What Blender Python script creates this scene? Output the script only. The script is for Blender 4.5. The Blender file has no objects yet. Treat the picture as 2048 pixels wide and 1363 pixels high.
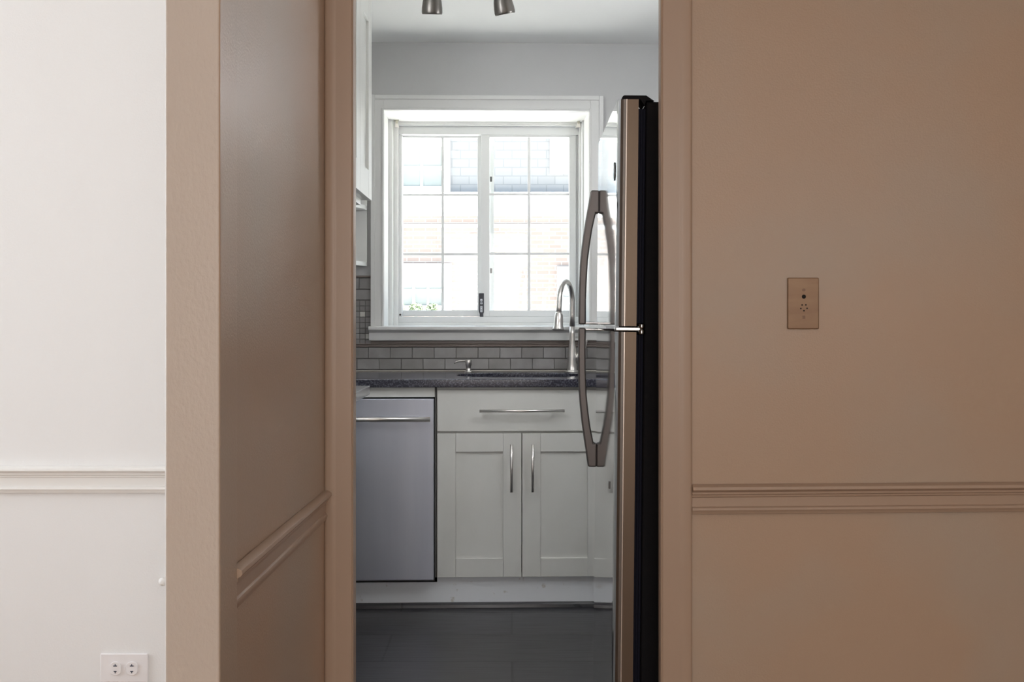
import bpy, bmesh, math, random
from mathutils import Matrix, Vector
S = bpy.context.scene
COL = S.collection
R = math.radians
random.seed(7)
F = 2300.0                       # focal length in pixels of the 2048 px wide frame
HX, HY, HC = 1024.0, 632.0, 1.20 # principal column, horizon row, camera height

# ------------------------------------------------------------------ camera
cd = bpy.data.cameras.new('camera'); cam = bpy.data.objects.new('camera', cd); COL.objects.link(cam)
cam.location = (0, 0, HC); cam.rotation_euler = (R(90), 0, 0)
cd.sensor_width = 36; cd.lens = F / 2048 * 36; cd.shift_y = (HY - 681.5) / 2048
cd.clip_start = 0.05; cd.clip_end = 200
S.camera = cam

# ------------------------------------------------------------------ light
S.view_settings.view_transform = 'Standard'; S.view_settings.look = 'None'
S.view_settings.gamma = 1; S.view_settings.use_curve_mapping = False
S.view_settings.exposure = 0.0
w = bpy.data.worlds.new('world'); S.world = w; w.use_nodes = True
wn = w.node_tree.nodes; wl = w.node_tree.links
bg = wn['Background']; bg.inputs['Strength'].default_value = 3.6
tc = wn.new('ShaderNodeTexCoord'); sx = wn.new('ShaderNodeSeparateXYZ'); cr = wn.new('ShaderNodeValToRGB')
wl.new(tc.outputs['Generated'], sx.inputs[0]); wl.new(sx.outputs['Z'], cr.inputs[0]); wl.new(cr.outputs[0], bg.inputs['Color'])
cr.color_ramp.elements[0].position = 0.0; cr.color_ramp.elements[0].color = (0.92, 0.96, 1.0, 1)
cr.color_ramp.elements[1].position = 0.8; cr.color_ramp.elements[1].color = (0.60, 0.78, 1.0, 1)
sl = bpy.data.lights.new('sun', 'SUN'); sun = bpy.data.objects.new('sun', sl); COL.objects.link(sun)
sl.energy = 66.0; sl.angle = R(1.0); sl.color = (1, 0.96, 0.9)
sun.rotation_euler = Vector((-.42, .045, -.9)).to_track_quat('-Z', 'Y').to_euler(); sun.location = (0, 4, 8)

def area(name, loc, rot, sx_, sy_, power, color):
    l = bpy.data.lights.new(name, 'AREA'); l.shape = 'RECTANGLE'; l.size = sx_; l.size_y = sy_
    l.energy = power; l.color = color
    o = bpy.data.objects.new(name, l); COL.objects.link(o); o.location = loc; o.rotation_euler = rot
    return o
# side window daylight for the left room; rear and right lights are added fill
area('daylight_side_window', (-3.17, 2.0, 1.45), (0, R(-90), 0), 1.5, 1.25, 22, (0.86, 0.94, 1.0))
area('rear_fill_light', (0.15, -2.46, 1.5), (R(90), 0, 0), 2.2, 1.4, 50, (1.0, 0.97, 0.95))
area('right_fill_light', (2.35, -1.3, 1.6), (0, R(90), 0), 1.2, 1.0, 20, (0.97, 0.97, 1.0))
# kitchen window opening is marked as a portal so that the sky is sampled through it
pt = area('kitchen_window_portal', (-0.11, 5.83, 1.65), (R(-90), 0, 0), 0.95, 1.0, 1, (1, 1, 1)); pt.data.cycles.is_portal = True

# ------------------------------------------------------------------ materials
def mat(name, color, rough=0.5, metal=0.0, bump=None, var=None, spec=None, coat=0.0, aniso=0):
    m = bpy.data.materials.new(name); m.use_nodes = True
    nt = m.node_tree; N = nt.nodes; L = nt.links; b = N['Principled BSDF']
    b.inputs['Base Color'].default_value = (*color, 1); b.inputs['Roughness'].default_value = rough
    b.inputs['Metallic'].default_value = metal
    if spec is not None: b.inputs['Specular IOR Level'].default_value = spec
    if coat: b.inputs['Coat Weight'].default_value = coat; b.inputs['Coat Roughness'].default_value = 0.1
    t = N.new('ShaderNodeTexCoord')
    if bump:      # (scale, strength, (sx,sy,sz))
        mp = N.new('ShaderNodeMapping'); mp.inputs['Scale'].default_value = bump[2] if len(bump) > 2 else (1, 1, 1)
        n = N.new('ShaderNodeTexNoise'); n.inputs['Scale'].default_value = bump[0]; n.inputs['Detail'].default_value = 4
        bp = N.new('ShaderNodeBump'); bp.inputs['Strength'].default_value = bump[1]; bp.inputs['Distance'].default_value = 0.002
        L.new(t.outputs['Object'], mp.inputs[0]); L.new(mp.outputs[0], n.inputs['Vector'])
        L.new(n.outputs['Fac'], bp.inputs['Height']); L.new(bp.outputs[0], b.inputs['Normal'])
    if var:       # (scale, color2, (sx,sy,sz), lo, hi)
        mp = N.new('ShaderNodeMapping'); mp.inputs['Scale'].default_value = var[2]
        n = N.new('ShaderNodeTexNoise'); n.inputs['Scale'].default_value = var[0]; n.inputs['Detail'].default_value = 5
        r = N.new('ShaderNodeValToRGB'); r.color_ramp.elements[0].position = var[3]; r.color_ramp.elements[1].position = var[4]
        r.color_ramp.elements[0].color = (*color, 1); r.color_ramp.elements[1].color = (*var[1], 1)
        L.new(t.outputs['Object'], mp.inputs[0]); L.new(mp.outputs[0], n.inputs['Vector'])
        L.new(n.outputs['Fac'], r.inputs[0]); L.new(r.outputs[0], b.inputs['Base Color'])
    return m
M = {}
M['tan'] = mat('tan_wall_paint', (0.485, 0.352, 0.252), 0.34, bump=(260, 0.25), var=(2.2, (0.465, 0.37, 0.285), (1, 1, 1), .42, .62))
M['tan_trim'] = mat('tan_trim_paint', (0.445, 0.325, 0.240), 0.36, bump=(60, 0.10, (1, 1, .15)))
M['end'] = mat('lit_tan_end_paint', (0.57, 0.49, 0.42), 0.45, bump=(170, 0.55, (1, 1, .6)))  # lighter copy of the tan, daylight on the partition end put into the colour
M['white_wall'] = mat('off_white_wall_paint', (0.84, 0.82, 0.80), 0.6, bump=(240, 0.25))
M['white_trim'] = mat('off_white_trim_paint', (0.86, 0.83, 0.79), 0.35)
M['kwall'] = mat('kitchen_wall_paint', (0.57, 0.57, 0.57), 0.6, bump=(240, 0.15))
M['ceil'] = mat('ceiling_paint', (0.92, 0.92, 0.91), 0.7)
M['wtrim'] = mat('window_trim_paint', (0.80, 0.80, 0.785), 0.35)
M['alu'] = mat('pale_aluminium_frame', (0.72, 0.73, 0.73), 0.4, 0.25)
M['cab'] = mat('white_cabinet_paint', (0.70, 0.70, 0.67), 0.35, bump=(40, 0.06), var=(5, (0.64, 0.635, 0.60), (1, 1, .5), .5, .8))
M['kick'] = mat('toe_kick_white', (0.82, 0.84, 0.87), 0.4, var=(30, (0.60, 0.58, 0.55), (1, 1, 1), .66, .74))
M['dark_gap'] = mat('cabinet_carcass_shadow_gap', (0.10, 0.095, 0.09), 0.7)
M['nickel'] = mat('brushed_nickel', (0.72, 0.69, 0.66), 0.33, 1.0)
M['chrome'] = mat('polished_chrome', (0.24, 0.235, 0.23), 0.10, 1.0)
M['mirror'] = mat('polished_steel_door', (0.72, 0.735, 0.74), 0.06, 1.0, bump=(3, 0.10, (1, 1, .35)))
M['satin'] = mat('satin_steel_side', (0.135, 0.100, 0.074), 0.42, 1.0, bump=(120, 0.1, (1, 1, .05)))
M['satin_handle'] = mat('satin_grey_handle', (0.15, 0.135, 0.128), 0.45, 0.8)
M['black'] = mat('black_textured_plastic', (0.008, 0.008, 0.010), 0.75, bump=(400, 0.2), spec=.2)
M['satin_grey'] = mat('satin_steel_edge', (0.22, 0.205, 0.19), 0.35, 1.0)
M['bead'] = mat('bright_steel_bead', (0.46, 0.40, 0.35), 0.35, 0.9)
M['black_blue'] = mat('black_door_gasket', (0.006, 0.007, 0.018), 0.7, spec=.2)
M['dw'] = mat('brushed_stainless_panel', (0.40, 0.42, 0.49), 0.38, 0.75, bump=(8, 0.06, (6, 1, .4)), var=(2.2, (0.47, 0.49, 0.55), (3, 1, .25), .4, .7))
M['lamp'] = mat('brushed_lamp_metal', (0.13, 0.12, 0.11), 0.35, 0.9, bump=(90, 0.1, (1, 1, .1)))
M['bulb'] = mat('frosted_bulb', (0.85, 0.85, 0.82), 0.4)
M['brass'] = mat('aged_brass_plate', (0.27, 0.165, 0.10), 0.42, 0.35, var=(9, (0.31, 0.20, 0.12), (1, 1, 4), .4, .6))
M['hole'] = mat('dark_hole', (0.008, 0.006, 0.006), 0.9)
M['screw'] = mat('brown_screw', (0.20, 0.12, 0.08), 0.4, 0.6)
M['plastic'] = mat('white_plastic', (0.86, 0.82, 0.81), 0.3)
M['slot'] = mat('outlet_slot', (0.03, 0.035, 0.06), 0.8)
M['bracket'] = mat('aged_clear_bracket', (0.50, 0.48, 0.40), 0.4, 0.4)
M['tileA'] = mat('grey_tile_a', (0.265, 0.255, 0.25), 0.32, var=(14, (0.215, 0.205, 0.20), (1, 1, 1), .35, .7))
M['tileB'] = mat('grey_tile_b', (0.31, 0.30, 0.30), 0.34, var=(16, (0.25, 0.24, 0.235), (1, 1, 1), .35, .7))
M['tileC'] = mat('pale_mosaic_tile', (0.62, 0.61, 0.58), 0.3)
M['grout'] = mat('tile_grout', (0.15, 0.14, 0.135), 0.8)
M['pencil'] = mat('taupe_pencil_tile', (0.21, 0.17, 0.15), 0.3)
M['caulk'] = mat('caulk_bead', (0.55, 0.52, 0.46), 0.5)
M['sink'] = mat('black_composite_sink', (0.018, 0.018, 0.024), 0.4)
M['side_top'] = mat('grey_side_counter', (0.30, 0.30, 0.31), 0.16, bump=(200, .05))
M['shelf'] = mat('white_shelf', (0.84, 0.84, 0.82), 0.35)
M['remote'] = mat('remote_black', (0.03, 0.03, 0.04), 0.4)
M['remote_key'] = mat('remote_white_keys', (0.7, 0.72, 0.75), 0.5)
M['sill_out'] = mat('exterior_white', (0.85, 0.85, 0.84), 0.6)
M['badge'] = mat('badge_dark', (0.10, 0.10, 0.10), 0.3, 0.7)

def stone():
    m = mat('dark_speckled_stone', (0.05, 0.05, 0.062), 0.16)
    N = m.node_tree.nodes; L = m.node_tree.links; b = N['Principled BSDF']
    t = N.new('ShaderNodeTexCoord'); v = N.new('ShaderNodeTexVoronoi'); v.inputs['Scale'].default_value = 320
    n = N.new('ShaderNodeTexNoise'); n.inputs['Scale'].default_value = 160; n.inputs['Detail'].default_value = 6
    r = N.new('ShaderNodeValToRGB'); r.color_ramp.elements[0].position = .47; r.color_ramp.elements[1].position = .68
    r.color_ramp.elements[0].color = (0.032, 0.032, 0.045, 1); r.color_ramp.elements[1].color = (0.13, 0.13, 0.16, 1)
    L.new(t.outputs['Object'], n.inputs['Vector']); L.new(n.outputs['Fac'], r.inputs[0]); L.new(r.outputs[0], b.inputs['Base Color'])
    return m
M['stone'] = stone()

def glass():
    m = bpy.data.materials.new('window_glass'); m.use_nodes = True
    N = m.node_tree.nodes; L = m.node_tree.links
    N.remove(N['Principled BSDF']); o = N['Material Output']
    tr = N.new('ShaderNodeBsdfTransparent'); tr.inputs[0].default_value = (0.97, 0.985, 0.98, 1)
    g = N.new('ShaderNodeBsdfGlossy'); g.inputs['Roughness'].default_value = 0.02
    fr = N.new('ShaderNodeFresnel'); mx = N.new('ShaderNodeMixShader')
    ge = N.new('ShaderNodeNewGeometry'); ma = N.new('ShaderNodeMath'); ma.operation = 'SUBTRACT'; ma.inputs[0].default_value = 1; L.new(ge.outputs['Backfacing'], ma.inputs[1])
    mu = N.new('ShaderNodeMath'); mu.operation = 'MULTIPLY'; L.new(fr.outputs[0], mu.inputs[0]); L.new(ma.outputs[0], mu.inputs[1])
    L.new(mu.outputs[0], mx.inputs[0]); L.new(tr.outputs[0], mx.inputs[1]); L.new(g.outputs[0], mx.inputs[2]); L.new(mx.outputs[0], o.inputs[0])
    return m
M['glass'] = glass()

def brick_mat(name, c1, c2, mortar, bw, rh, msize, axis='XZ', offset=.5, rough=.85, bumpd=.4):
    m = bpy.data.materials.new(name); m.use_nodes = True
    N = m.node_tree.nodes; L = m.node_tree.links; b = N['Principled BSDF']; b.inputs['Roughness'].default_value = rough
    t = N.new('ShaderNodeTexCoord'); s = N.new('ShaderNodeSeparateXYZ'); c = N.new('ShaderNodeCombineXYZ')
    L.new(t.outputs['Object'], s.inputs[0]); L.new(s.outputs[axis[0]], c.inputs[0]); L.new(s.outputs[axis[1]], c.inputs[1])
    k = N.new('ShaderNodeTexBrick'); k.offset = offset
    k.inputs['Color1'].default_value = (*c1, 1); k.inputs['Color2'].default_value = (*c2, 1); k.inputs['Mortar'].default_value = (*mortar, 1)
    k.inputs['Scale'].default_value = 1; k.inputs['Brick Width'].default_value = bw; k.inputs['Row Height'].default_value = rh
    k.inputs['Mortar Size'].default_value = msize; k.inputs['Mortar Smooth'].default_value = .1
    L.new(c.outputs[0], k.inputs['Vector']); L.new(k.outputs['Color'], b.inputs['Base Color'])
    bp = N.new('ShaderNodeBump'); bp.invert = True; bp.inputs['Strength'].default_value = bumpd; bp.inputs['Distance'].default_value = 0.004
    L.new(k.outputs['Fac'], bp.inputs['Height']); L.new(bp.outputs[0], b.inputs['Normal'])
    return m
M['brick'] = brick_mat('red_brick', (0.165, 0.130, 0.120), (0.19, 0.158, 0.146), (0.225, 0.21, 0.203), .215, .075, .010)
M['shingle'] = brick_mat('grey_shingle', (0.182, 0.186, 0.192), (0.198, 0.202, 0.208), (0.155, 0.158, 0.165), .30, .15, .010)
def floor_mat(name, c1, c2, gap, bw, rh, rough, coat=0):
    m = brick_mat(name, c1, c2, gap, bw, rh, .0045, 'XY', .37, rough, .6)
    N = m.node_tree.nodes; L = m.node_tree.links; b = N['Principled BSDF']
    k = [n for n in N if n.type == 'TEX_BRICK'][0]
    t = [n for n in N if n.type == 'TEX_COORD'][0]
    mp = N.new('ShaderNodeMapping'); mp.inputs['Scale'].default_value = (3, 40, 1)
    n = N.new('ShaderNodeTexNoise'); n.inputs['Scale'].default_value = 2; n.inputs['Detail'].default_value = 8
    L.new(t.outputs['Object'], mp.inputs[0]); L.new(mp.outputs[0], n.inputs['Vector'])
    mx = N.new('ShaderNodeMix'); mx.data_type = 'RGBA'; mx.blend_type = 'MULTIPLY'; mx.inputs[0].default_value = .35
    L.new(k.outputs['Color'], mx.inputs[6]); L.new(n.outputs['Color'], mx.inputs[7]); L.new(mx.outputs[2], b.inputs['Base Color'])
    rr = N.new('ShaderNodeMapRange'); rr.inputs[3].default_value = rough - .08; rr.inputs[4].default_value = rough + .12
    L.new(n.outputs['Fac'], rr.inputs[0]); L.new(rr.outputs[0], b.inputs['Roughness'])
    return m
M['kfloor'] = floor_mat('dark_slate_plank_floor', (0.028, 0.027, 0.032), (0.038, 0.036, 0.040), (0.006, 0.006, 0.008), 1.22, .333, .30)
M['nfloor'] = floor_mat('oak_floor', (0.34, 0.19, 0.10), (0.40, 0.24, 0.13), (0.06, 0.03, 0.02), 1.1, .07, .35)
M['grass'] = mat('lawn', (0.14, 0.22, 0.06), 0.9, bump=(60, .8), var=(30, (0.24, 0.32, 0.10), (1, 1, 1), .3, .7))
M['house_glass'] = mat('house_window_glass', (0.185, 0.205, 0.20), 0.4)
M['concrete'] = mat('bounce_concrete', (0.62, 0.61, 0.58), 0.9, bump=(60, .5), var=(3, (0.55, 0.54, 0.52), (1, 1, 1), .3, .7))
M['leaf'] = mat('shrub_leaves', (0.10, 0.135, 0.075), 0.7)

# ------------------------------------------------------------------ mesh helpers
def bm_new(): return bmesh.new()
def add_box(bm, x0, x1, y0, y1, z0, z1, mi=0):
    vs = [bm.verts.new(p) for p in ((x0,y0,z0),(x1,y0,z0),(x1,y1,z0),(x0,y1,z0),(x0,y0,z1),(x1,y0,z1),(x1,y1,z1),(x0,y1,z1))]
    for q in ((0,3,2,1),(4,5,6,7),(0,1,5,4),(1,2,6,5),(2,3,7,6),(3,0,4,7)):
        f = bm.faces.new([vs[i] for i in q]); f.material_index = mi
    return vs
def add_prism(bm, pts, axis, a0, a1, mi=0):
    """pts: polygon in the two other axes; extruded along axis from a0 to a1."""
    def P(p, a):
        return {'z': (p[0], p[1], a), 'y': (p[0], a, p[1]), 'x': (a, p[0], p[1])}[axis]
    A = [bm.verts.new(P(p, a0)) for p in pts]; B = [bm.verts.new(P(p, a1)) for p in pts]
    n = len(pts); fs = []
    fs.append(bm.faces.new(A)); fs.append(bm.faces.new(B[::-1]))
    for i in range(n):
        fs.append(bm.faces.new([A[i], B[i], B[(i+1) % n], A[(i+1) % n]]))
    for f in fs: f.material_index = mi
    bmesh.ops.recalc_face_normals(bm, faces=bm.faces[:])
    return fs
def add_sweep(bm, prof, p0, p1, outdir, mi=0):
    """moulding: prof (out, z) polygon swept from p0 to p1 (x,y), sticking out along outdir"""
    o = Vector((outdir[0], outdir[1], 0)).normalized()
    rings = []
    for p in (p0, p1):
        rings.append([bm.verts.new((p[0] + o.x * a, p[1] + o.y * a, z)) for a, z in prof])
    n = len(prof)
    bm.faces.new(rings[0]).material_index = mi; bm.faces.new(rings[1][::-1]).material_index = mi
    for i in range(n): bm.faces.new([rings[0][i], rings[1][i], rings[1][(i+1) % n], rings[0][(i+1) % n]]).material_index = mi
    bmesh.ops.recalc_face_normals(bm, faces=bm.faces[:])
def add_tube(bm, path, rad, seg=16, mi=0, caps=True):
    path = [Vector(p) for p in path]; n = len(path)
    rads = rad if isinstance(rad, (list, tuple)) else [rad] * n
    t0 = (path[1] - path[0]).normalized()
    ref = Vector((0, 0, 1)) if abs(t0.z) < .9 else Vector((1, 0, 0))
    u = t0.cross(ref).normalized(); rings = []
    for i, p in enumerate(path):
        t = ((path[i+1] - p) if i == 0 else (p - path[i-1]) if i == n-1 else (path[i+1] - path[i-1])).normalized()
        u = (u - t * u.dot(t)).normalized(); v = t.cross(u)
        rings.append([bm.verts.new(p + (u * math.cos(a) + v * math.sin(a)) * rads[i]) for a in [2*math.pi*k/seg for k in range(seg)]])
    for i in range(n-1):
        for k in range(seg):
            f = bm.faces.new([rings[i][k], rings[i][(k+1) % seg], rings[i+1][(k+1) % seg], rings[i+1][k]]); f.smooth = True; f.material_index = mi
    if caps:
        bm.faces.new(rings[0][::-1]).material_index = mi; bm.faces.new(rings[-1]).material_index = mi
    return rings
def add_lathe(bm, c, prof, seg=24, mi=0, axis=Vector((0, 0, 1))):
    q = Vector((0, 0, 1)).rotation_difference(Vector(axis)); rings = []
    for r, z in prof:
        rings.append([bm.verts.new(Vector(c) + q @ Vector((r*math.cos(2*math.pi*k/seg), r*math.sin(2*math.pi*k/seg), z))) for k in range(seg)])
    for i in range(len(prof)-1):
        for k in range(seg):
            f = bm.faces.new([rings[i][k], rings[i][(k+1) % seg], rings[i+1][(k+1) % seg], rings[i+1][k]]); f.smooth = True; f.material_index = mi
    bm.faces.new(rings[0][::-1]).material_index = mi; bm.faces.new(rings[-1]).material_index = mi
    bmesh.ops.recalc_face_normals(bm, faces=bm.faces[:])
XF = Matrix.Identity(4)      # placement of the run being built
def obj(name, bm, mats, parent=None, bevel=0.0, seg=2, xf=None, local=False):
    me = bpy.data.meshes.new(name)
    if not local: bmesh.ops.transform(bm, matrix=(XF if xf is None else xf), verts=bm.verts[:])
    bmesh.ops.recalc_face_normals(bm, faces=bm.faces[:])
    bm.to_mesh(me); bm.free()
    for m in (mats if isinstance(mats, (list, tuple)) else [mats]): me.materials.append(m if not isinstance(m, str) else M[m])
    o = bpy.data.objects.new(name, me); COL.objects.link(o)
    if parent is not None:
        o.parent = parent
        root = parent
        while root.parent: root = root.parent
        if not local: me.transform(Matrix.Translation(-root.location) if root.type == 'EMPTY' else Matrix.Identity(4))
    if bevel:
        b = o.modifiers.new('bevel', 'BEVEL'); b.width = bevel; b.segments = seg; b.limit_method = 'ANGLE'; b.angle_limit = R(35)
        for p in me.polygons: p.use_smooth = True
        wn_ = o.modifiers.new('wn', 'WEIGHTED_NORMAL')
    return o
def thing(name, label, cat, loc, group=None, rot=(0, 0, 0)):
    o = bpy.data.objects.new(name, None); COL.objects.link(o); o.empty_display_size = .1
    o.location = XF @ Vector(loc); o.rotation_euler = rot
    o['label'] = label; o['category'] = cat
    if group: o['group'] = group
    return o
def tag(o, label, cat, group=None, kind=None):
    o['label'] = label; o['category'] = cat
    if group: o['group'] = group
    if kind: o['kind'] = kind
    return o
def struct(o, label=None):
    o['kind'] = 'structure'
    if label: o['label'] = label
    return o
def dup(root, loc):
    r = root.copy(); COL.objects.link(r); r.location = loc
    for ch in list(root.children):
        c = ch.copy(); COL.objects.link(c); c.parent = r
        for g in ch.children:
            d = g.copy(); COL.objects.link(d); d.parent = c
    return r
def cyl(bm, c, r, d, axis, seg=16, mi=0):
    a = Vector(axis).normalized(); add_tube(bm, [Vector(c), Vector(c) + a * d], r, seg, mi)

# ------------------------------------------------------------------ near rooms
YD, YD2 = 2.54, 2.64          # doorway wall, front and back face
TS = 0.05                     # the right wall runs very slightly away from square
def yr(x): return YD + TS * (x - .335)
ZH = 2.08
b = bm_new(); add_prism(b, [(-3.3, -2.6), (2.5, -2.6), (2.5, 2.6), (-.35, 2.6), (-.35, 2.84), (-3.3, 2.84)], 'z', -.1, 0)
struct(obj('floor', b, 'nfloor'), 'warm wooden floor of the near room')
b = bm_new(); add_prism(b, [(-3.3, -2.6), (2.5, -2.6), (2.5, 2.6), (-.35, 2.6), (-.35, 2.84), (-3.3, 2.84)], 'z', 2.62, 2.72)
struct(obj('ceiling', b, 'ceil'), 'white ceiling of the near room')
b = bm_new(); add_prism(b, [(.331, YD), (2.4, yr(2.4)), (2.4, YD2 + .10), (1.0, YD2 + .025), (.348, YD2), (.331, 2.566)], 'z', 0, 2.62)
struct(obj('wall_right', b, 'tan'), 'tan painted wall right of the kitchen doorway')
b = bm_new(); add_box(b, -.42, .335, YD, YD2, ZH, 2.62); add_prism(b, [(-.43, YD), (-.353, YD), (-.353, 2.573), (-.371, YD2), (-.43, YD2)], 'z', 0, ZH)
struct(obj('wall_doorway', b, 'tan'), 'tan painted wall around the kitchen doorway')
b = bm_new(); add_box(b, -3.3, -.46, 2.805, 2.87, 0, 2.62)
struct(obj('wall_left', b, 'white_wall'), 'bright off-white wall of the room on the left')
# thin partition between the left room and the hall, ending towards us
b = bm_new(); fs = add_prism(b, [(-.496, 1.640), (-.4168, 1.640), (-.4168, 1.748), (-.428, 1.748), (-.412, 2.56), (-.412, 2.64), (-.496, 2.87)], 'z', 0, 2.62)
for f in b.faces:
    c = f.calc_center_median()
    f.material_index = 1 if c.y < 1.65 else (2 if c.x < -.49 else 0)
struct(obj('wall_partition', b, ['tan', 'end', 'white_wall'], bevel=.007, seg=4), 'end of the thin partition, tan face towards us coloured lighter as if lit')
# door casings
def casing(x0, x1, y0, side, name, lab, slope=0.0):
    # stepped profile; side = +1: inner edge at x0
    w_ = x1 - x0
    prof = [(0, 0), (0, .011), (.004, .013), (w_*.55, .013), (w_*.62, .0145), (w_*.70, .0155), (w_*.9, .0155), (w_*.97, .013), (w_, .010), (w_, 0)]
    pts = [((x0 + a) if side > 0 else (x1 - a), y0 + slope * (a if side > 0 else -a) - p) for a, p in prof]
    bb = bm_new(); add_prism(bb, pts, 'z', 0, ZH + .06)
    return struct(obj(name, bb, 'tan_trim', bevel=.0012), lab)
casing(.330, .397, yr(.36), 1, 'trim_2', 'tan casing on the right of the kitchen doorway', TS)
casing(-.413, -.352, YD, -1, 'trim_3', 'tan casing on the left of the kitchen doorway')
b = bm_new(); add_box(b, -.413, .397, YD - .018, YD, ZH + .002, ZH + .06); struct(obj('trim_4', b, 'tan_trim', bevel=.003), 'casing over the kitchen doorway')
b = bm_new(); add_box(b, -.353, -.349, YD - .010, 2.574, 0, ZH); add_box(b, .3268, .331, YD - .010, 2.567, 0, ZH); add_box(b, -.349, .3268, YD - .010, 2.574, ZH - .01, ZH)
struct(obj('trim_5', b, 'tan_trim', bevel=.002), 'jamb lining of the kitchen doorway')
# chair rails
def rail_prof(zt, d=0.0):
    return [(0, zt), (.012, zt), (.022, zt - .004), (.024, zt - .010), (.021, zt - .013), (.014, zt - .016), (.014, zt - .021), (.010, zt - .023), (.0095, zt - .027),
            (.006, zt - .029), (.006, zt - .049), (.013, zt - .051), (.015, zt - .056), (.011, zt - .061), (.010, zt - .065), (0, zt - .067)]
b = bm_new(); add_sweep(b, rail_prof(.829), (.396, yr(.396)), (2.4, yr(2.4)), (TS, -1)); struct(obj('trim_6', b, 'tan_trim', bevel=.0008), 'tan chair rail on the right wall')
b = bm_new(); add_sweep(b, rail_prof(.836), (-3.2, 2.805), (-.49, 2.805), (0, -1)); struct(obj('trim_7', b, 'white_trim', bevel=.0008), 'white chair rail on the left wall')
b = bm_new(); add_sweep(b, [(p * .72 if k < 9 else p * .5, z) for k, (p, z) in enumerate(rail_prof(.818))], (-.4265, 1.746), (-.4125, YD - .012), (1, -.0155)); struct(obj('trim_8', b, 'tan_trim', bevel=.0008), 'tan chair rail on the side of the partition')
# rest of the near rooms, behind and beside the camera
b = bm_new(); add_box(b, -3.3, -3.2, -2.6, 1.3, 0, 2.62); add_box(b, -3.3, -3.2, 2.7, 2.87, 0, 2.62); add_box(b, -3.3, -3.2, 1.3, 2.7, 0, .7); add_box(b, -3.3, -3.2, 1.3, 2.7, 2.2, 2.62)
struct(obj('wall_far_left', b, 'white_wall'))
b = bm_new(); add_box(b, 2.4, 2.5, -2.6, 2.75, 0, 2.62); struct(obj('wall_far_right', b, 'tan'))
b = bm_new(); add_box(b, -3.3, 2.5, -2.6, -2.5, 0, 2.62); struct(obj('wall_behind', b, 'tan'))
b = bm_new(); add_box(b, -3.2, -.5, 2.788, 2.805, 0, .10); struct(obj('baseboard_left', b, 'white_trim', bevel=.003))
b = bm_new(); add_sweep(b, [(0, .1), (.010, .1), (.015, .09), (.015, 0), (0, 0)], (.397, yr(.397)), (2.4, yr(2.4)), (TS, -1)); struct(obj('baseboard_right', b, 'tan_trim'))

# outlet on the left wall (plate lies on its side)
def LX(px, s=820.): return (px - HX) / s
def LZ(py, s=820.): return HC + (HY - py) / s
t = thing('wall_outlet', 'white duplex outlet plate mounted sideways low on the off-white left wall', 'outlet', (LX(249.5), 2.805, LZ(1362)))
b = bm_new(); add_box(b, LX(202), LX(297), 2.799, 2.805, LZ(1362.5), LZ(1305)); obj('cover_plate', b, 'plastic', t, bevel=.0035, seg=3)
for cx in (LX(233), LX(266)):
    cz = LZ(1334); bb = bm_new()
    pts = []
    for k in range(24):
        a = 2*math.pi*k/24; pts.append((cx + max(-.0135, min(.0135, .0165*math.cos(a))), cz + .0165*math.sin(a)))
    add_prism(bb, pts, 'y', 2.7955, 2.7995)
    rc = obj('receptacle', bb, 'plastic', t, bevel=.001)
    bb = bm_new()
    for zz, hl in ((cz + .0065, .009), (cz - .0065, .007)):
        add_box(bb, cx - hl/2, cx + hl/2, 2.7948, 2.7956, zz - .0011, zz + .0011)
        add_box(bb, cx - .0009, cx + .0009, 2.7948, 2.7956, zz + (.001 if zz > cz else -.0045), zz + (.0045 if zz > cz else -.001))
    obj('slots', bb, 'slot', rc)
b = bm_new(); cyl(b, (LX(249.5), 2.7985, LZ(1334)), .0028, -.0012, (0, 1, 0)); obj('screw', b, 'plastic', t)
# small round stop on the left wall, half behind the partition end
b = bm_new(); add_lathe(b, (LX(329), 2.8045, LZ(1160)), [(.005, 0), (.006, .006), (.0095, .009), (.0105, .014), (.008, .019), (.003, .021)], 20, 0, Vector((0, -1, 0)))
tag(obj('wall_knob', b, 'white_trim'), 'small round beige knob on the left wall half hidden by the partition', 'knob')

# brass plate on the right wall, built in the wall's own frame
WX = Matrix.Translation((.335, YD, 0)) @ Matrix.Rotation(math.atan(TS), 4, 'Z')
def RXZ(px, py):
    u = (px - HX) / F; y = (YD - TS * .335) / (1 - TS * u); x = u * y
    return ((x - .335) / math.cos(math.atan(TS)), HC + (HY - py) / F * y)
(xa, zb), (xb, zt) = RXZ(1574, 658), RXZ(1637, 555)
xc = (xa + xb) / 2
t = thing('brass_wall_plate', 'tan brass wall plate with round holes on the tan wall right of the doorway', 'wall plate', WX @ Vector((xc, 0, zb)))
b = bm_new(); add_box(b, xa, xb, -.006, 0, zb, zt); obj('plate', b, 'brass', t, bevel=.0032, seg=2, xf=WX)
def zz(py): return RXZ(1605, py)[1]
def disc(name, px, py, r, m, d=.0004):
    x, z = RXZ(px, py); bb = bm_new(); cyl(bb, (x, -.0062, z), r, -d, (0, 1, 0), 20); obj(name, bb, m, t, xf=WX)
disc('screw', 1606, 579.5, .0033, 'screw', .001)
disc('button_hole', 1606, 593, .0046, 'hole')
for px, py in ((1602.5, 609.5), (1610, 609.3), (1600, 616.5), (1612.4, 616.2), (1606.2, 621)): disc('speaker_hole', px, py, .0017, 'hole')
x, z = RXZ(1606, 634); b = bm_new(); add_box(b, x - .003, x + .003, -.0068, -.006, z - .0035, z + .0035); obj('slide_switch', b, 'screw', t, xf=WX)

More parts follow.
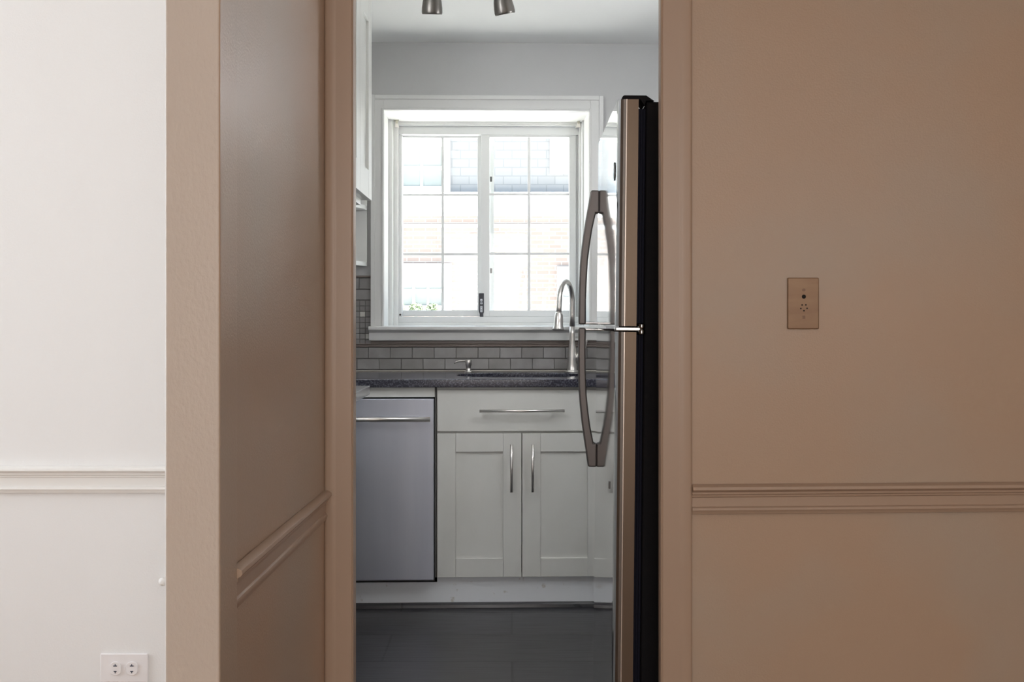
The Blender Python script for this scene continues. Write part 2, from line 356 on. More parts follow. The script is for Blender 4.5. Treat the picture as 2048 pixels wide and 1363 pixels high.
# ------------------------------------------------------------------ kitchen shell
KT = .030
YB = 5.374
XF = Matrix.Translation((0, YB, 0)) @ Matrix.Rotation(math.atan(KT), 4, 'Z')    # back run: x along wall, y = 0 at the wall face, negative towards us
ca = math.cos(math.atan(KT))
def K(px, py, off=0.0):
    """pixel -> (x, z) on the plane standing `off` metres in front of the back wall"""
    y0 = YB - off / ca; u = (px - HX) / F
    yy = y0 / (1 - KT * u); xx = u * yy
    # local coords
    p = XF.inverted() @ Vector((xx, yy, HC + (HY - py) / F * yy))
    return p.x, p.z
KX = lambda px, off=0.0, py=632: K(px, py, off)[0]
KZ = lambda py, off=0.0, px=980: K(px, py, off)[1]
ZC = 2.476
# floor and ceiling in world frame
I4 = Matrix.Identity(4)
b = bm_new(); add_prism(b, [(-.41, 2.60), (.336, 2.60), (.336, 2.67), (1.1, 2.67), (1.1, 5.5), (-1.05, 5.5), (-1.05, 2.875), (-.41, 2.875)], 'z', -.1, .0005); struct(obj('floor_kitchen', b, 'kfloor', xf=Matrix.Translation((0, 0, 0))), 'dark slate-grey plank floor in the kitchen')
b = bm_new(); add_box(b, -.49, 1.1, YD2 + .03, 5.76, ZC, ZC + .1); add_box(b, -1.05, -.49, 2.875, 5.76, ZC, ZC + .1); add_box(b, -.49, .999, YD2 + .001, YD2 + .03, ZC, ZC + .1); struct(obj('ceiling_kitchen', b, 'ceil', xf=I4), 'white kitchen ceiling')
b = bm_new(); add_box(b, -1.05, -.95, 2.875, 5.76, 0, ZC); struct(obj('wall_kitchen_left', b, 'kwall', xf=I4))
b = bm_new(); add_box(b, 1.0, 1.1, YD2 + .03, 5.76, 0, ZC); struct(obj('wall_kitchen_right', b, 'kwall', xf=I4))
b = bm_new(); add_box(b, -1.05, -.41, 2.875, 2.90, 0, ZC); add_box(b, -.411, .334, YD2 + .002, YD2 + .02, ZH + .002, ZC); add_box(b, -.411, -.40, YD2 + .002, 2.875, 0, ZC)
struct(obj('wall_kitchen_front', b, 'kwall', xf=I4))
# window opening
WL, WR = KX(768), KX(1178); WT = KZ(222); WB = KZ(652)
b = bm_new()
add_box(b, -1.05, WL, 0, .36, 0, 2.6); add_box(b, WR, 1.1, 0, .36, 0, 2.6)
add_box(b, WL, WR, 0, .36, WT, 2.6); add_box(b, WL, WR, 0, .36, 0, WB - .02)
struct(obj('wall_back', b, 'kwall'), 'pale grey kitchen wall with the window')
# casing
CL, CR, CT = KX(743), KX(1205), KZ(193)
def frame_ring(bm, x0, x1, z0, z1, w_, y0, y1, bottom=True, mi=0):
    add_box(bm, x0, x0 + w_, y0, y1, z0, z1, mi); add_box(bm, x1 - w_, x1, y0, y1, z0, z1, mi)
    add_box(bm, x0 + w_, x1 - w_, y0, y1, z1 - w_, z1, mi)
    if bottom: add_box(bm, x0 + w_, x1 - w_, y0, y1, z0, z0 + w_, mi)
b = bm_new()
frame_ring(b, CL, CR, WB, CT, WL - CL, -.018, 0, False)
frame_ring(b, CL - .002, CR + .002, WB, CT + .002, .020, -.026, 0, False)
frame_ring(b, WL - .010, WR + .010, WB, WT + .010, .011, -.023, 0, False)
struct(obj('trim_9', b, 'wtrim', bevel=.002), 'white casing around the kitchen window')
# stool and apron
b = bm_new()
SL, SR = KX(738, .05), CR + .02
add_prism(b, [(.02, WB), (-.052, WB), (-.056, WB - .004), (-.056, WB - .016), (-.048, WB - .020), (-.034, WB - .024), (-.028, WB - .030), (-.026, WB - .056), (-.024, WB - .066), (0, WB - .066), (0, WB - .021), (.02, WB - .021)], 'x', CL - .01, SR - .01)
struct(obj('trim_10', b, 'wtrim', bevel=.0015), 'white window stool and apron')
# window: jamb lining, frame, sashes
OFF = -.32                     # frame plane lies behind the wall face
fL, fR, fT, fB = KX(797, OFF), KX(1157, OFF), KZ(252, OFF), KZ(645, OFF)
win = bpy.data.objects.new('window_1', None); COL.objects.link(win); win.location = XF @ Vector(((fL + fR)/2, .32, fB)); struct(win, 'white sliding kitchen window with grilles')
b = bm_new()
# stepped jamb liner
for (x0, x1, y0, y1) in ((WL - .004, fL, .285, .38), (WL - .004, WL + (fL - WL)*.5, .235, .285), (WL - .004, WL + .002, .0, .235)):
    add_box(b, x0, x1, y0, y1, WB - .02, WT + .004)
for (x0, x1, y0, y1) in ((fR, WR + .004, .285, .38), (WR - (WR - fR)*.5, WR + .004, .235, .285), (WR - .002, WR + .004, .0, .235)):
    add_box(b, x0, x1, y0, y1, WB - .02, WT + .004)
add_box(b, WL, WR, .285, .38, fT + .004, WT + .004); add_box(b, WL, WR, .0, .285, WT - .002, WT + .004)
add_box(b, WL, WR, .0, .42, WB - .02, WB + .001); add_box(b, WL, WR, .29, .42, WB, fB)
obj('jamb_liner', b, 'wtrim', win, bevel=.0018)
b = bm_new()
def bx(bm, pxa, pxb, pya, pyb, off, th, mi=0):
    x0, z1 = K(pxa, pya, off); x1, z0 = K(pxb, pyb, off)
    add_box(bm, x0, x1, -off, -off + th, z0, z1, mi)
bx(b, 797, 1157, 252, 270, OFF, .09); bx(b, 797, 1157, 632.5, 645, OFF, .09)
bx(b, 797, 804, 270, 632.5, OFF, .09); bx(b, 1152, 1157, 270, 632.5, OFF - .02, .07)
obj('window_frame', b, 'alu', win, bevel=.0015)
def sash(gx0, gx1, gy0, gy1, ox0, ox1, oy0, oy1, mx, mys, off):
    bb = bm_new()
    bx(bb, ox0, gx0, oy0, oy1, off, .03); bx(bb, gx1, ox1, oy0, oy1, off, .03)
    bx(bb, gx0, gx1, oy0, gy0, off, .03); bx(bb, gx0, gx1, gy1, oy1, off, .03)
    s_ = obj('sash', bb, 'alu', win, bevel=.0015)
    g = bm_new(); bx(g, gx0, gx1, gy0, gy1, off - .014, .003); obj('pane', g, 'glass', s_)
    g = bm_new(); bx(g, mx - 2.6, mx + 2.6, gy0, gy1, off - .008, .005)
    for my in mys:
        bx(g, gx0, mx - 2.6, my - 2.5, my + 2.5, off - .0085, .005); bx(g, mx + 2.6, gx1, my - 2.5, my + 2.5, off - .0085, .005)
    obj('grille', g, 'alu', s_, bevel=.0006)
sash(806, 955, 276, 620, 803, 972, 269, 632, 885.5, (389.5, 508), OFF - .045)
sash(979, 1138.5, 275, 620.5, 962, 1152, 268, 632.5, 1058, (388.5, 507), OFF - .008)
b = bm_new(); bx(b, 978, 983, 275, 621, OFF - .07, .02); bx(b, 983, 988, 275, 621, OFF - .085, .01); obj('screen_rail', b, 'alu', win)
b = bm_new()
for py in (358, 541):
    bx(b, 980, 984, py - 5, py + 5, OFF - .066, .004)
obj('spring_clip', b, 'badge', win)
b = bm_new(); x, z = K(800.5, 629, OFF); cyl(b, (x, .32, z), .005, -.002, (0, 1, 0), 12); obj('screw', b, 'badge', win)
# shade brackets and the head batten they sit on
b = bm_new(); bx(b, 797, 1156, 246, 251.5, OFF + .03, .03); bx(b, 797, 1156, 241.5, 243.5, OFF + .05, .05)
struct(obj('trim_11', b, 'wtrim', bevel=.002), 'white batten at the head of the window recess')
for i, px in enumerate((793, 1156)):
    sgn = 1 if i == 0 else -1
    x, z = K(px, 240, OFF + .06)
    t = thing('shade_bracket', 'small metal roller shade bracket at the %s end of the window head' % ('left' if i == 0 else 'right'), 'bracket', (x, .26, z), 'roller shade brackets')
    bb = bm_new(); add_box(bb, x - .013, x + .013, .235, .265, z - .0045, z); add_box(bb, x - .004 , x + .008, .245, .26, z - .022, z - .004); obj('mount', bb, 'bracket', t, bevel=.001)
    bb = bm_new(); add_box(bb, x - .006, x + .009, .242, .262, z - .038, z - .020); cyl(bb, (x + sgn*.004, .252, z - .033), .007, .008, (sgn, 0, 0), 12); obj('hook', bb, 'nickel', t, bevel=.001)
# remote control standing in the window
x0, z1 = K(957.5, 586, OFF + .008); x1, z0 = K(968, 633, OFF + .008)
xm = (x0 + x1) / 2
t = thing('remote_control', 'slim black remote control upright at the middle of the window sill', 'remote control', (xm, .31, z0))
b = bm_new(); add_prism(b, [(x0, z1), (x1, z1), (x1, z0 + .022), (x1 - .003, z0 + .015), (x1 - .003, z0), (x0 + .005, z0), (x0 + .005, z0 + .014), (x0, z0 + .024)], 'y', .301, .311); obj('body', b, 'remote', t, bevel=.0015)
for py, h in ((600, 5), (606, 3.4), (616, 9), (621.5, 5)):
    zc = KZ(py, OFF + .02); hh = h / 412 / 2
    g = bm_new(); add_box(g, xm - .005, xm + .005, .2995, .3012, zc - hh, zc + hh); kk = obj('key_pad', g, 'remote_key', t, bevel=.001)
    g = bm_new()
    for j in range(max(1, round(h / 4.5))):
        zq = zc - hh + (j + .5) * 2 * hh / max(1, round(h / 4.5)); cyl(g, (xm, .2996, zq), .0024, -.0006, (0, 1, 0), 10)
    obj('key', g, 'remote', kk)

# ------------------------------------------------------------------ backsplash
zt0 = KZ(688); zct = .943
tile = thing('backsplash', 'grey tile backsplash with mosaic strip behind the stone counter', 'backsplash', (-.2, 0, zct))
b = bm_new(); add_box(b, -.95, 1.0, -.004, 0, zct, KZ(681)); add_box(b, -.95, KX(742), -.004, 0, KZ(681), KZ(551)); obj('grout_bed', b, 'grout', tile)
b = bm_new()
tp = 43.6 / 428; hgt = (KZ(690) - KZ(740)) / 2
z_rows = [(KZ(715.5), KZ(694.5)), (KZ(737.5), KZ(717))]
for r, (z0, z1) in enumerate(z_rows):
    x = KX(737.5 if r == 0 else 759) - 6 * tp
    while x < 1.0:
        xa_, xb_ = max(x, -.949), min(x + tp - .0022, .999)
        if xb_ > xa_ + .004: add_box(b, xa_, xb_, -.010, -.003, z0, z1, random.choice((0, 0, 1)))
        x += tp
obj('subway_tiles', b, ['tileA', 'tileB'], tile, bevel=.0012); b = bm_new()
for z0, z1, xs in ((KZ(577.5), KZ(556.5), (743 - 24, )), (KZ(599), KZ(579.5), (700,))):
    x = KX(xs[0]) - 4 * tp
    while x < KX(742):
        xa_, xb_ = max(x, -.949), min(x + tp - .0022, KX(742))
        if xb_ > xa_ + .004: add_box(b, xa_, xb_, -.010, -.003, z0, z1, random.choice((0, 1)))
        x += tp
obj('subway_tiles', b, ['tileA', 'tileB'], tile, bevel=.0012)
b = bm_new(); q = 11.0 / 428
for r in range(8):
    z1 = KZ(601) - r * q; z0 = z1 - q + .0022
    for c in range(12):
        x1 = KX(741.5) - c * q; x0 = x1 - q + .0022
        if x0 < -.949: continue
        mi = 2 if (r, c) in ((2, 1), (6, 0), (4, 4), (1, 6)) else random.choice((0, 1))
        add_box(b, x0, x1, -.009, -.003, z0, z1, mi)
obj('mosaic_tiles', b, ['tileA', 'tileB', 'tileC'], tile, bevel=.0010)['label'] = 'small square mosaic tiles with a few pale ones'
b = bm_new()
for za, zb_, p in ((681, 686, .008), (686.5, 689, .014), (689.5, 693, .016)): add_box(b, -.949, .999, -p, -.003, KZ(zb_), KZ(za))
add_box(b, -.949, KX(742), -.014, -.003, KZ(555), KZ(551))
obj('pencil_border', b, 'pencil', tile, bevel=.0025, seg=3)
b = bm_new(); add_box(b, -.949, .999, -.016, -.009, zct, zct + .006); obj('caulk_line', b, 'caulk', tile, bevel=.002)

# ------------------------------------------------------------------ corner shelf unit
sx1 = KX(734.5)
t = thing('wall_shelf', 'white open corner shelf with rounded shelves left of the window', 'shelf', (sx1 - .13, 0, KZ(530)))
b = bm_new(); add_box(b, -.948, sx1, -.020, 0, KZ(533), KZ(392)); obj('back_panel', b, 'shelf', t, bevel=.001)
for py in (421, 533):
    z0 = KZ(py, .02); bb = bm_new()
    pts = [(-.948, -.020), (sx1 - .001, -.020)] + [(sx1 - .16 + .159 * math.cos(a), -.020 - .235 * math.sin(a)) for a in [R(k) for k in range(8, 91, 8)]] + [(-.948, -.255)]
    add_prism(bb, pts, 'z', z0, z0 + .020); obj('shelf_board', bb, 'shelf', t, bevel=.0015)

# ------------------------------------------------------------------ counter run
OC, OK_ = .664, .640
yC, yF = -OC, -OK_
CTZ = 1.20 - 126.0 / 490     # .943
CTZ = .943
b = bm_new()
# worktop with an oval cut-out
cxs = (KX(913, .45) + KX(1176, .45)) / 2; rx = (KX(1176, .45) - KX(913, .45)) / 2; cys, ry = -.325, .185
x0, x1, y0, y1 = -.949, .999, -OC, -.002
def oval(k, n=64):
    a = 2*math.pi*k/n; c, s = math.cos(a), math.sin(a)
    return (cxs + rx * math.copysign(abs(c) ** .62, c), cys + ry * math.copysign(abs(s) ** .75, s))
n = 64
def outer(k):
    a = 2*math.pi*k/n; c, s = math.cos(a), math.sin(a)
    # project to the rectangle
    tx = ((x1 - cxs) / c) if c > 1e-6 else ((x0 - cxs) / c) if c < -1e-6 else 1e9
    ty = ((y1 - cys) / s) if s > 1e-6 else ((y0 - cys) / s) if s < -1e-6 else 1e9
    tt = min(tx, ty); return (cxs + c * tt, cys + s * tt)
ths = CTZ - .034
OU = [outer(k) for k in range(n)]
for cx_, cy_ in ((x0, y0), (x1, y0), (x1, y1), (x0, y1)):   # snap nearest sample to each corner
    j = min(range(n), key=lambda k: (OU[k][0]-cx_)**2 + (OU[k][1]-cy_)**2); OU[j] = (cx_, cy_)
rings = []
for z in (CTZ, ths):
    rings.append(([b.verts.new((*OU[k], z)) for k in range(n)], [b.verts.new((*oval(k), z)) for k in range(n)]))
for k in range(n):
    j = (k+1) % n
    b.faces.new([rings[0][0][k], rings[0][0][j], rings[0][1][j], rings[0][1][k]])
    b.faces.new([rings[1][0][k], rings[1][1][k], rings[1][1][j], rings[1][0][j]])
    b.faces.new([rings[0][0][k], rings[1][0][k], rings[1][0][j], rings[0][0][j]])
    b.faces.new([rings[0][1][k], rings[0][1][j], rings[1][1][j], rings[1][1][k]])
tag(obj('countertop', b, 'stone', bevel=.004, seg=3), 'dark speckled stone countertop under the window with oval sink cutout', 'countertop')
# sink bowl
t = thing('sink', 'black undermount oval sink set in the dark counter', 'sink', (cxs, cys, CTZ - .2))
b = bm_new(); R_ = []
prof = [(1.00, 0), (.985, -.05), (.95, -.13), (.88, -.165), (.60, -.178), (.12, -.182)]
for s_, dz in prof: R_.append([b.verts.new((cxs + (oval(k)[0]-cxs)*s_, cys + (oval(k)[1]-cys)*s_, ths + dz)) for k in range(n)])
for s_, dz in [(.12, -.19), (.62, -.186), (.90, -.173), (.97, -.135), (1.03, -.004), (1.03, 0)]: R_.append([b.verts.new((cxs + (oval(k)[0]-cxs)*s_, cys + (oval(k)[1]-cys)*s_, ths + dz)) for k in range(n)])
for i in range(len(R_)):
    A, B = R_[i], R_[(i+1) % len(R_)]
    for k in range(n):
        f = b.faces.new([A[k], A[(k+1) % n], B[(k+1) % n], B[k]]); f.smooth = True
obj('bowl', b, 'sink', t)
b = bm_new(); add_lathe(b, (cxs, cys, ths - .187), [(.05, 0), (.05, .006), (.04, .008), (.02, .004)], 24); obj('drain', b, 'nickel', t)

def hbar(name, parent, xa_, xb_, z, y, r, posts, m='nickel'):
    bb = bm_new(); add_tube(bb, [(xa_, y, z), (xb_, y, z)], r, 16)
    for p in posts: add_tube(bb, [(p, y, z), (p, y + .032, z)], r*.8, 12)
    return obj(name, bb, m, parent)
def vbar(name, parent, x, za, zb_, y, r, posts, m='nickel'):
    bb = bm_new(); add_tube(bb, [(x, y, za), (x, y, zb_)], r, 16)
    for p in posts: add_tube(bb, [(x, y, p), (x, y + .032, p)], r*.8, 12)
    return obj(name, bb, m, parent)
def shaker(name, parent, xa_, xb_, za, zb_, st, rl, y, handle=None):
    bb = bm_new()
    add_box(bb, xa_, xa_ + st, y, y + .019, za, zb_); add_box(bb, xb_ - st, xb_, y, y + .019, za, zb_)
    add_box(bb, xa_ + st + .0003, xb_ - st - .0003, y + .0004, y + .019, zb_ - rl, zb_); add_box(bb, xa_ + st + .0003, xb_ - st - .0003, y + .0004, y + .019, za, za + rl)
    add_box(bb, xa_ + st - .002, xb_ - st + .002, y + .0095, y + .017, za + rl - .002, zb_ - rl + .002)
    return obj(name, bb, 'cab', parent, bevel=.0013)
yF = -OK_                      # front face of the doors
zfl = 0.0
bot, top = KZ(1153, OK_, 1043), KZ(777, OK_, 1043)
# sink base cabinet
xa_, xb_ = KX(873.5, OK_), KX(1213, OK_)
t = thing('sink_cabinet', 'white shaker sink cabinet with two doors under the window', 'cabinet', ((xa_+xb_)/2, -.3, 0))
b = bm_new()
for q_ in ((xa_, xa_ + .016, yF + .021, -.03, bot - .002, ths - .001), (xb_ - .016, xb_, yF + .021, -.03, bot - .002, ths - .001), (xa_, xb_, yF + .021, -.03, bot - .002, bot + .014), (xa_ + .016, xb_ - .016, yF + .021, yF + .04, ths - .03, ths - .001), (xa_ + .016, xb_ - .016, yF + .021, yF + .04, KZ(870, OK_), KZ(858, OK_)), (xa_, xb_, -.045, -.03, bot, ths - .001)): add_box(b, *q_)
obj('body', b, 'cab', t)
xd = KX(1043.7, OK_)
b = bm_new(); add_box(b, xa_ + .002, xb_ - .002, yF, yF + .019, KZ(862, OK_), KZ(779, OK_)); dr = obj('drawer_front', b, 'cab', t, bevel=.0015)
hbar('drawer_handle', dr, KX(959, OK_ + .03), KX(1129, OK_ + .03), KZ(821.5, OK_ + .03), yF - .032, .0058, (KX(978, OK_), KX(1110, OK_)))['label'] = 'long brushed nickel bar handle'
for (u0, u1, hx) in ((xa_ + .002, xd - .0015, 1023), (xd + .0015, xb_ - .002, 1065.5)):
    d = shaker('door', t, u0, u1, bot, KZ(866, OK_), .0755, .0765, yF)
    vbar('door_handle', d, KX(hx, OK_ + .03), KZ(984, OK_ + .03), KZ(888.5, OK_ + .03), yF - .032, .0060, (KZ(905, OK_), KZ(968, OK_)))
b = bm_new(); add_box(b, xa_ + .001, xb_ + .0, yF + .022, yF + .028, 0, bot - .003); kb = b
# drawer cabinet right of it (mostly behind the fridge)
u0, u1 = xb_ + .003, .996
t = thing('base_cabinet', 'white base cabinet in the corner right of the sink cabinet behind the refrigerator', 'cabinet', ((u0+u1)/2, -.3, 0))
b = bm_new(); add_box(b, u0, u1, yF + .021, -.03, bot - .002, ths - .001); obj('body', b, 'cab', t)
b = bm_new(); add_box(b, u0 + .002, u1 - .002, yF, yF + .019, KZ(862, OK_), KZ(779, OK_)); obj('drawer_front', b, 'cab', t, bevel=.0015)
shaker('door', t, u0 + .002, u1 - .002, bot, KZ(866, OK_), .0755, .0765, yF)
# dishwasher
xdw = KX(868, OK_ + .012)
t = thing('dishwasher', 'stainless steel dishwasher left of the sink cabinet', 'dishwasher', (xdw - .3, -.3, 0))
b = bm_new(); add_box(b, -.948, xdw + .001, yF + .025, -.04, bot - .02, KZ(797, OK_) - .012); obj('tub', b, 'dark_gap', t)
b = bm_new(); add_box(b, xdw - .60, xdw, yF - .012, yF + .022, KZ(1160, OK_ + .01, 800), KZ(797, OK_ + .01, 800)); dr = obj('door', b, 'dw', t, bevel=.003)
hbar('handle', dr, xdw - .56, KX(860, OK_ + .05), KZ(838.5, OK_ + .05, 800), yF - .045, .0102, (xdw - .52, xdw - .06))['label'] = 'round nickel bar handle'
b = bm_new(); add_box(b, -.948, KX(869.5, OK_), yF, yF + .019, KZ(794, OK_, 800), KZ(772.5, OK_, 800) - .001)
tag(obj('filler_panel', b, 'cab', bevel=.0012), 'white filler strip between the counter and the dishwasher', 'panel')
b = bm_new(); add_box(b, KX(869.5, OK_) + .0005, xa_ - .001, yF + .004, yF + .4, bot, ths - .001)  # dark strip stands in for the shade inside this gap
tag(obj('shadow_gap_strip', b, 'dark_gap'), 'narrow dark strip standing in for the shade between the dishwasher and the sink cabinet', 'panel')
add_box(kb, -.948, xa_ + .001, yF + .022, yF + .028, 0, bot - .024); add_box(kb, xb_, .996, yF + .022, yF + .028, 0, bot - .003)
struct(obj('baseboard_kitchen', kb, 'kick'), 'white toe kick under the kitchen cabinets')
b = bm_new(); add_prism(b, [(yF + .022, .0005), (yF + .022, .020), (yF + .012, .018), (yF + .006, .012), (yF + .003, .0005)], 'x', -.948, .996); struct(obj('trim_12', b, 'kfloor'), 'dark quarter round along the toe kick')

# ------------------------------------------------------------------ faucet and soap dispenser
fx, fy = KX(1144.5, .10), -.10
t = thing('faucet', 'brushed nickel gooseneck pull-down faucet at the sink', 'faucet', (fx, fy, CTZ))
b = bm_new(); add_lathe(b, (fx, fy, CTZ), [(.031, 0), (.031, .004), (.026, .007), (.0235, .012), (.022, .05), (.0205, .085), (.0165, .11), (.0135, .135), (.0128, .17), (.0125, .21)], 28); obj('body', b, 'nickel', t)
rad = .088; d = Vector((-.40, -.917, 0)).normalized(); zA = CTZ + .325
pts = [Vector((fx, fy, CTZ + .20)), Vector((fx, fy, CTZ + .26)), Vector((fx, fy, zA))]
for k in range(1, 17):
    a = math.pi * k / 16; pts.append(Vector((fx, fy, zA)) + d * (rad - rad * math.cos(a)) + Vector((0, 0, rad * math.sin(a))))
e = pts[-1]; pts.append(e + d * .004 + Vector((0, 0, -.03))); pts.append(e + d * .008 + Vector((0, 0, -.055)))
b = bm_new(); add_tube(b, pts, [.0125]*3 + [.012]*18, 20); obj('spout', b, 'nickel', t)
e = pts[-1]
b = bm_new(); add_lathe(b, e + Vector((0, 0, .004)), [(.0125, 0), (.0165, .003), (.0165, .008), (.0190, .014), (.0205, .040), (.0205, .060), (.0260, .072), (.0260, .080), (.020, .083)], 28, 0, Vector((d.x*.10, d.y*.10, -1)).normalized()); obj('spray_head', b, 'nickel', t)
b = bm_new(); add_tube(b, [(fx + .010, fy, CTZ + .045), (fx + .032, fy - .004, CTZ + .075), (fx + .052, fy - .006, CTZ + .115), (fx + .066, fy - .006, CTZ + .150)], [.016, .015, .011, .007], 14); obj('lever', b, 'nickel', t)
sx_, sy_ = KX(937, .11), -.11
t = thing('soap_dispenser', 'small chrome soap dispenser pump on the counter left of the faucet', 'soap dispenser', (sx_, sy_, CTZ))
b = bm_new(); add_lathe(b, (sx_, sy_, CTZ), [(.017, 0), (.017, .004), (.012, .007), (.011, .030), (.0135, .032), (.0135, .055), (.012, .058)], 22); obj('pump', b, 'nickel', t)
b = bm_new(); add_tube(b, [(sx_ - .008, sy_, CTZ + .052), (sx_ - .04, sy_ - .008, CTZ + .053), (sx_ - .055, sy_ - .012, CTZ + .050), (sx_ - .064, sy_ - .014, CTZ + .042)], [.004, .0036, .0034, .003], 12); obj('nozzle', b, 'nickel', t)

# ------------------------------------------------------------------ left side of the kitchen (world frame)
XF = I4
b = bm_new(); add_prism(b, [(-.949, 2.91), (-.533, 2.91), (-.533, 4.315), (-.949, 4.315)], 'z', .906, .940)
tag(obj('side_countertop', b, 'side_top', bevel=.003, seg=2), 'pointed corner of the grey countertop along the left kitchen wall', 'countertop')
t = thing('side_base_cabinet', 'white base cabinet under the left side countertop', 'cabinet', (-.78, 3.5, 0))
b = bm_new(); add_box(b, -.948, -.645, 2.915, 4.29, .1, .905); add_box(b, -.948, -.69, 2.915, 4.29, 0, .1); obj('body', b, 'cab', t)
RZ = Matrix.Rotation(R(90), 4, 'Z')
def side_door(parent, ya, yb, za, zb_, xface, st, rl, name='door'):
    bb = bm_new()
    add_box(bb, xface - .019, xface, ya, ya + st, za, zb_); add_box(bb, xface - .019, xface, yb - st, yb, za, zb_)
    add_box(bb, xface - .019, xface - .0004, ya + st + .0003, yb - st - .0003, zb_ - rl, zb_); add_box(bb, xface - .019, xface - .0004, ya + st + .0003, yb - st - .0003, za, za + rl)
    add_box(bb, xface - .017, xface - .011, ya + st - .002, yb - st + .002, za + rl - .002, zb_ - rl + .002)
    return obj(name, bb, 'cab', parent, bevel=.0013)
for k in range(3): side_door(t, 2.92 + k*.456, 3.372 + k*.456, .11, .895, -.625, .075, .075)
t = thing('wall_cabinet', 'white shaker wall cabinet high on the left kitchen wall', 'cabinet', (-.75, 4.0, 1.664))
b = bm_new(); add_box(b, -.948, -.581, 3.901, 4.60, 1.664, ZC - .004); obj('body', b, 'cab', t)
for k in range(2, 4): side_door(t, 3.2 + k*.3505, 3.5475 + k*.3505, 1.662, ZC - .012, -.561, .095, .11)
b = bm_new(); add_box(b, -.93, -.60, 3.94, 4.56, 1.640, 1.664); obj('under_panel', b, 'wtrim', t, bevel=.002)
# a chrome lamp strip under the wall cabinet
b = bm_new(); add_box(b, -.66, -.615, 3.95, 4.50, 1.622, 1.6395); tag(obj('under_cabinet_light', b, 'lamp', bevel=.003), 'brown metal light strip under the white wall cabinet', 'lamp')

# ------------------------------------------------------------------ track light
TY = 4.05
t = thing('track_light', 'brushed metal track light with bell shaped heads on the kitchen ceiling', 'ceiling light', (-.1, TY, ZC))
sT = F / TY
b = bm_new(); add_box(b, -.45, .12, TY - .018, TY + .018, ZC - .022, ZC); obj('track', b, 'lamp', t, bevel=.004)
b = bm_new(); add_lathe(b, (-.16, TY, ZC), [(.06, -.001), (.06, -.018), (.045, -.026)][::-1], 28); obj('canopy', b, 'lamp', t)
for px, lean in ((864, (-.03, .24)), (1010.5, (.20, .22)), ):
    zb_ = HC + (HY - 31) / sT; x = (px - HX) / sT
    ax = Vector((-lean[0], -lean[1], 1)).normalized(); base = Vector((x, TY, zb_ + .004))
    jt = base + ax * .098
    b = bm_new(); add_tube(b, [(jt.x, TY, ZC - .02), (jt.x, TY, jt.z + .005), tuple(jt)], .0055, 12); arm = obj('arm', b, 'lamp', t)
    b = bm_new(); add_lathe(b, base, [(.034, .003), (.0345, 0), (.0355, .002), (.0365, .008), (.036, .022), (.033, .045), (.028, .066), (.022, .084), (.018, .096), (.010, .101)], 28, 0, ax); hd = obj('lamp_head', b, 'lamp', arm)
    b = bm_new(); add_lathe(b, base + ax * .001, [(.012, -.002), (.030, -.0015), (.030, .0)], 24, 0, ax); obj('bulb', b, 'bulb', arm)

# added globes on both side walls, out of view, to brighten the kitchen
m = mat('fill_globe_glow', (0.9, 0.9, 0.9), 0.3); m.node_tree.nodes['Principled BSDF'].inputs['Emission Color'].default_value = (0.96, 0.98, 1.0, 1)
m.node_tree.nodes['Principled BSDF'].inputs['Emission Strength'].default_value = 41; M['glow'] = m
for (gx, gy, gz, side, lab) in ((-.80, 3.02, 2.14, -1, 'left'), (.80, 3.85, 1.98, 1, 'right')):
    wx = -.95 if side < 0 else 1.0
    t = thing('fill_globe', 'added white globe fill light on the %s kitchen wall, out of view' % lab, 'lamp', (wx, gy, gz), 'added kitchen fill globes')
    b = bm_new(); add_lathe(b, (wx - side * .001, gy, gz - .10), [(.045, 0), (.045, .008), (.03, .014)], 24, 0, Vector((-side, 0, 0)))
    add_tube(b, [(wx, gy, gz - .10), (gx, gy, gz - .125), (gx, gy, gz - .09)], .006, 10); obj('bracket', b, 'lamp', t)
    b = bm_new(); add_lathe(b, (gx, gy, gz), [(.10*math.cos(R(a)), .10*math.sin(R(a))) for a in range(-85, 86, 10)], 32); obj('globe', b, 'glow', t)

# ------------------------------------------------------------------ refrigerator (own frame: x into the body, y away from us)
W_, ZT = .70, 1.7075
t = bpy.data.objects.new('refrigerator', None); COL.objects.link(t)
t.location = (.2288, 2.668, 0.0); t.rotation_euler = (0, R(.58), -.0078)
tag(t, 'polished steel top freezer refrigerator with black sides right inside the doorway', 'refrigerator')
plan = [(0, .030), (.0008, .019), (.003, .010), (.007, .004), (.013, .0012), (.0185, 0), (.0190, -.0012), (.0215, -.0012), (.0222, .0006), (.048, .0006), (.048, W_), (.018, W_), (.007, W_ - .004), (.0008, W_ - .019), (0, W_ - .030)]
def fdoor(name, z0, z1):
    bb = bm_new(); add_prism(bb, plan, 'z', z0, z1)
    for f in bb.faces:
        nx = f.normal.x
        cx = f.calc_center_median().x
        f.material_index = 0 if nx < -.55 and cx < .012 else (2 if cx < .0188 and f.calc_center_median().y < .1 else (3 if cx < .0222 and f.calc_center_median().y < .1 else 1))
    return obj(name, bb, ['mirror', 'satin', 'satin_grey', 'bead'], t, local=True)
fz = fdoor('freezer_door', 1.1775, ZT - .004); lo = fdoor('lower_door', .10, 1.1640)
b = bm_new()
for k in range(3): add_box(b, .0483 + k*.006, .0533 + k*.006, .012 + .002*k, W_ - .012, .11, 1.158); add_box(b, .0483 + k*.006, .0533 + k*.006, .012 + .002*k, W_ - .012, 1.184, ZT - .024)
obj('door_gasket', b, 'black_blue', t, local=True)
b = bm_new(); add_box(b, .066, .74, .004, W_, .02, ZT - .008); add_box(b, .02, .066, .02, W_ - .02, .02, .09); obj('body', b, 'black', t, bevel=.006, seg=3, local=True)
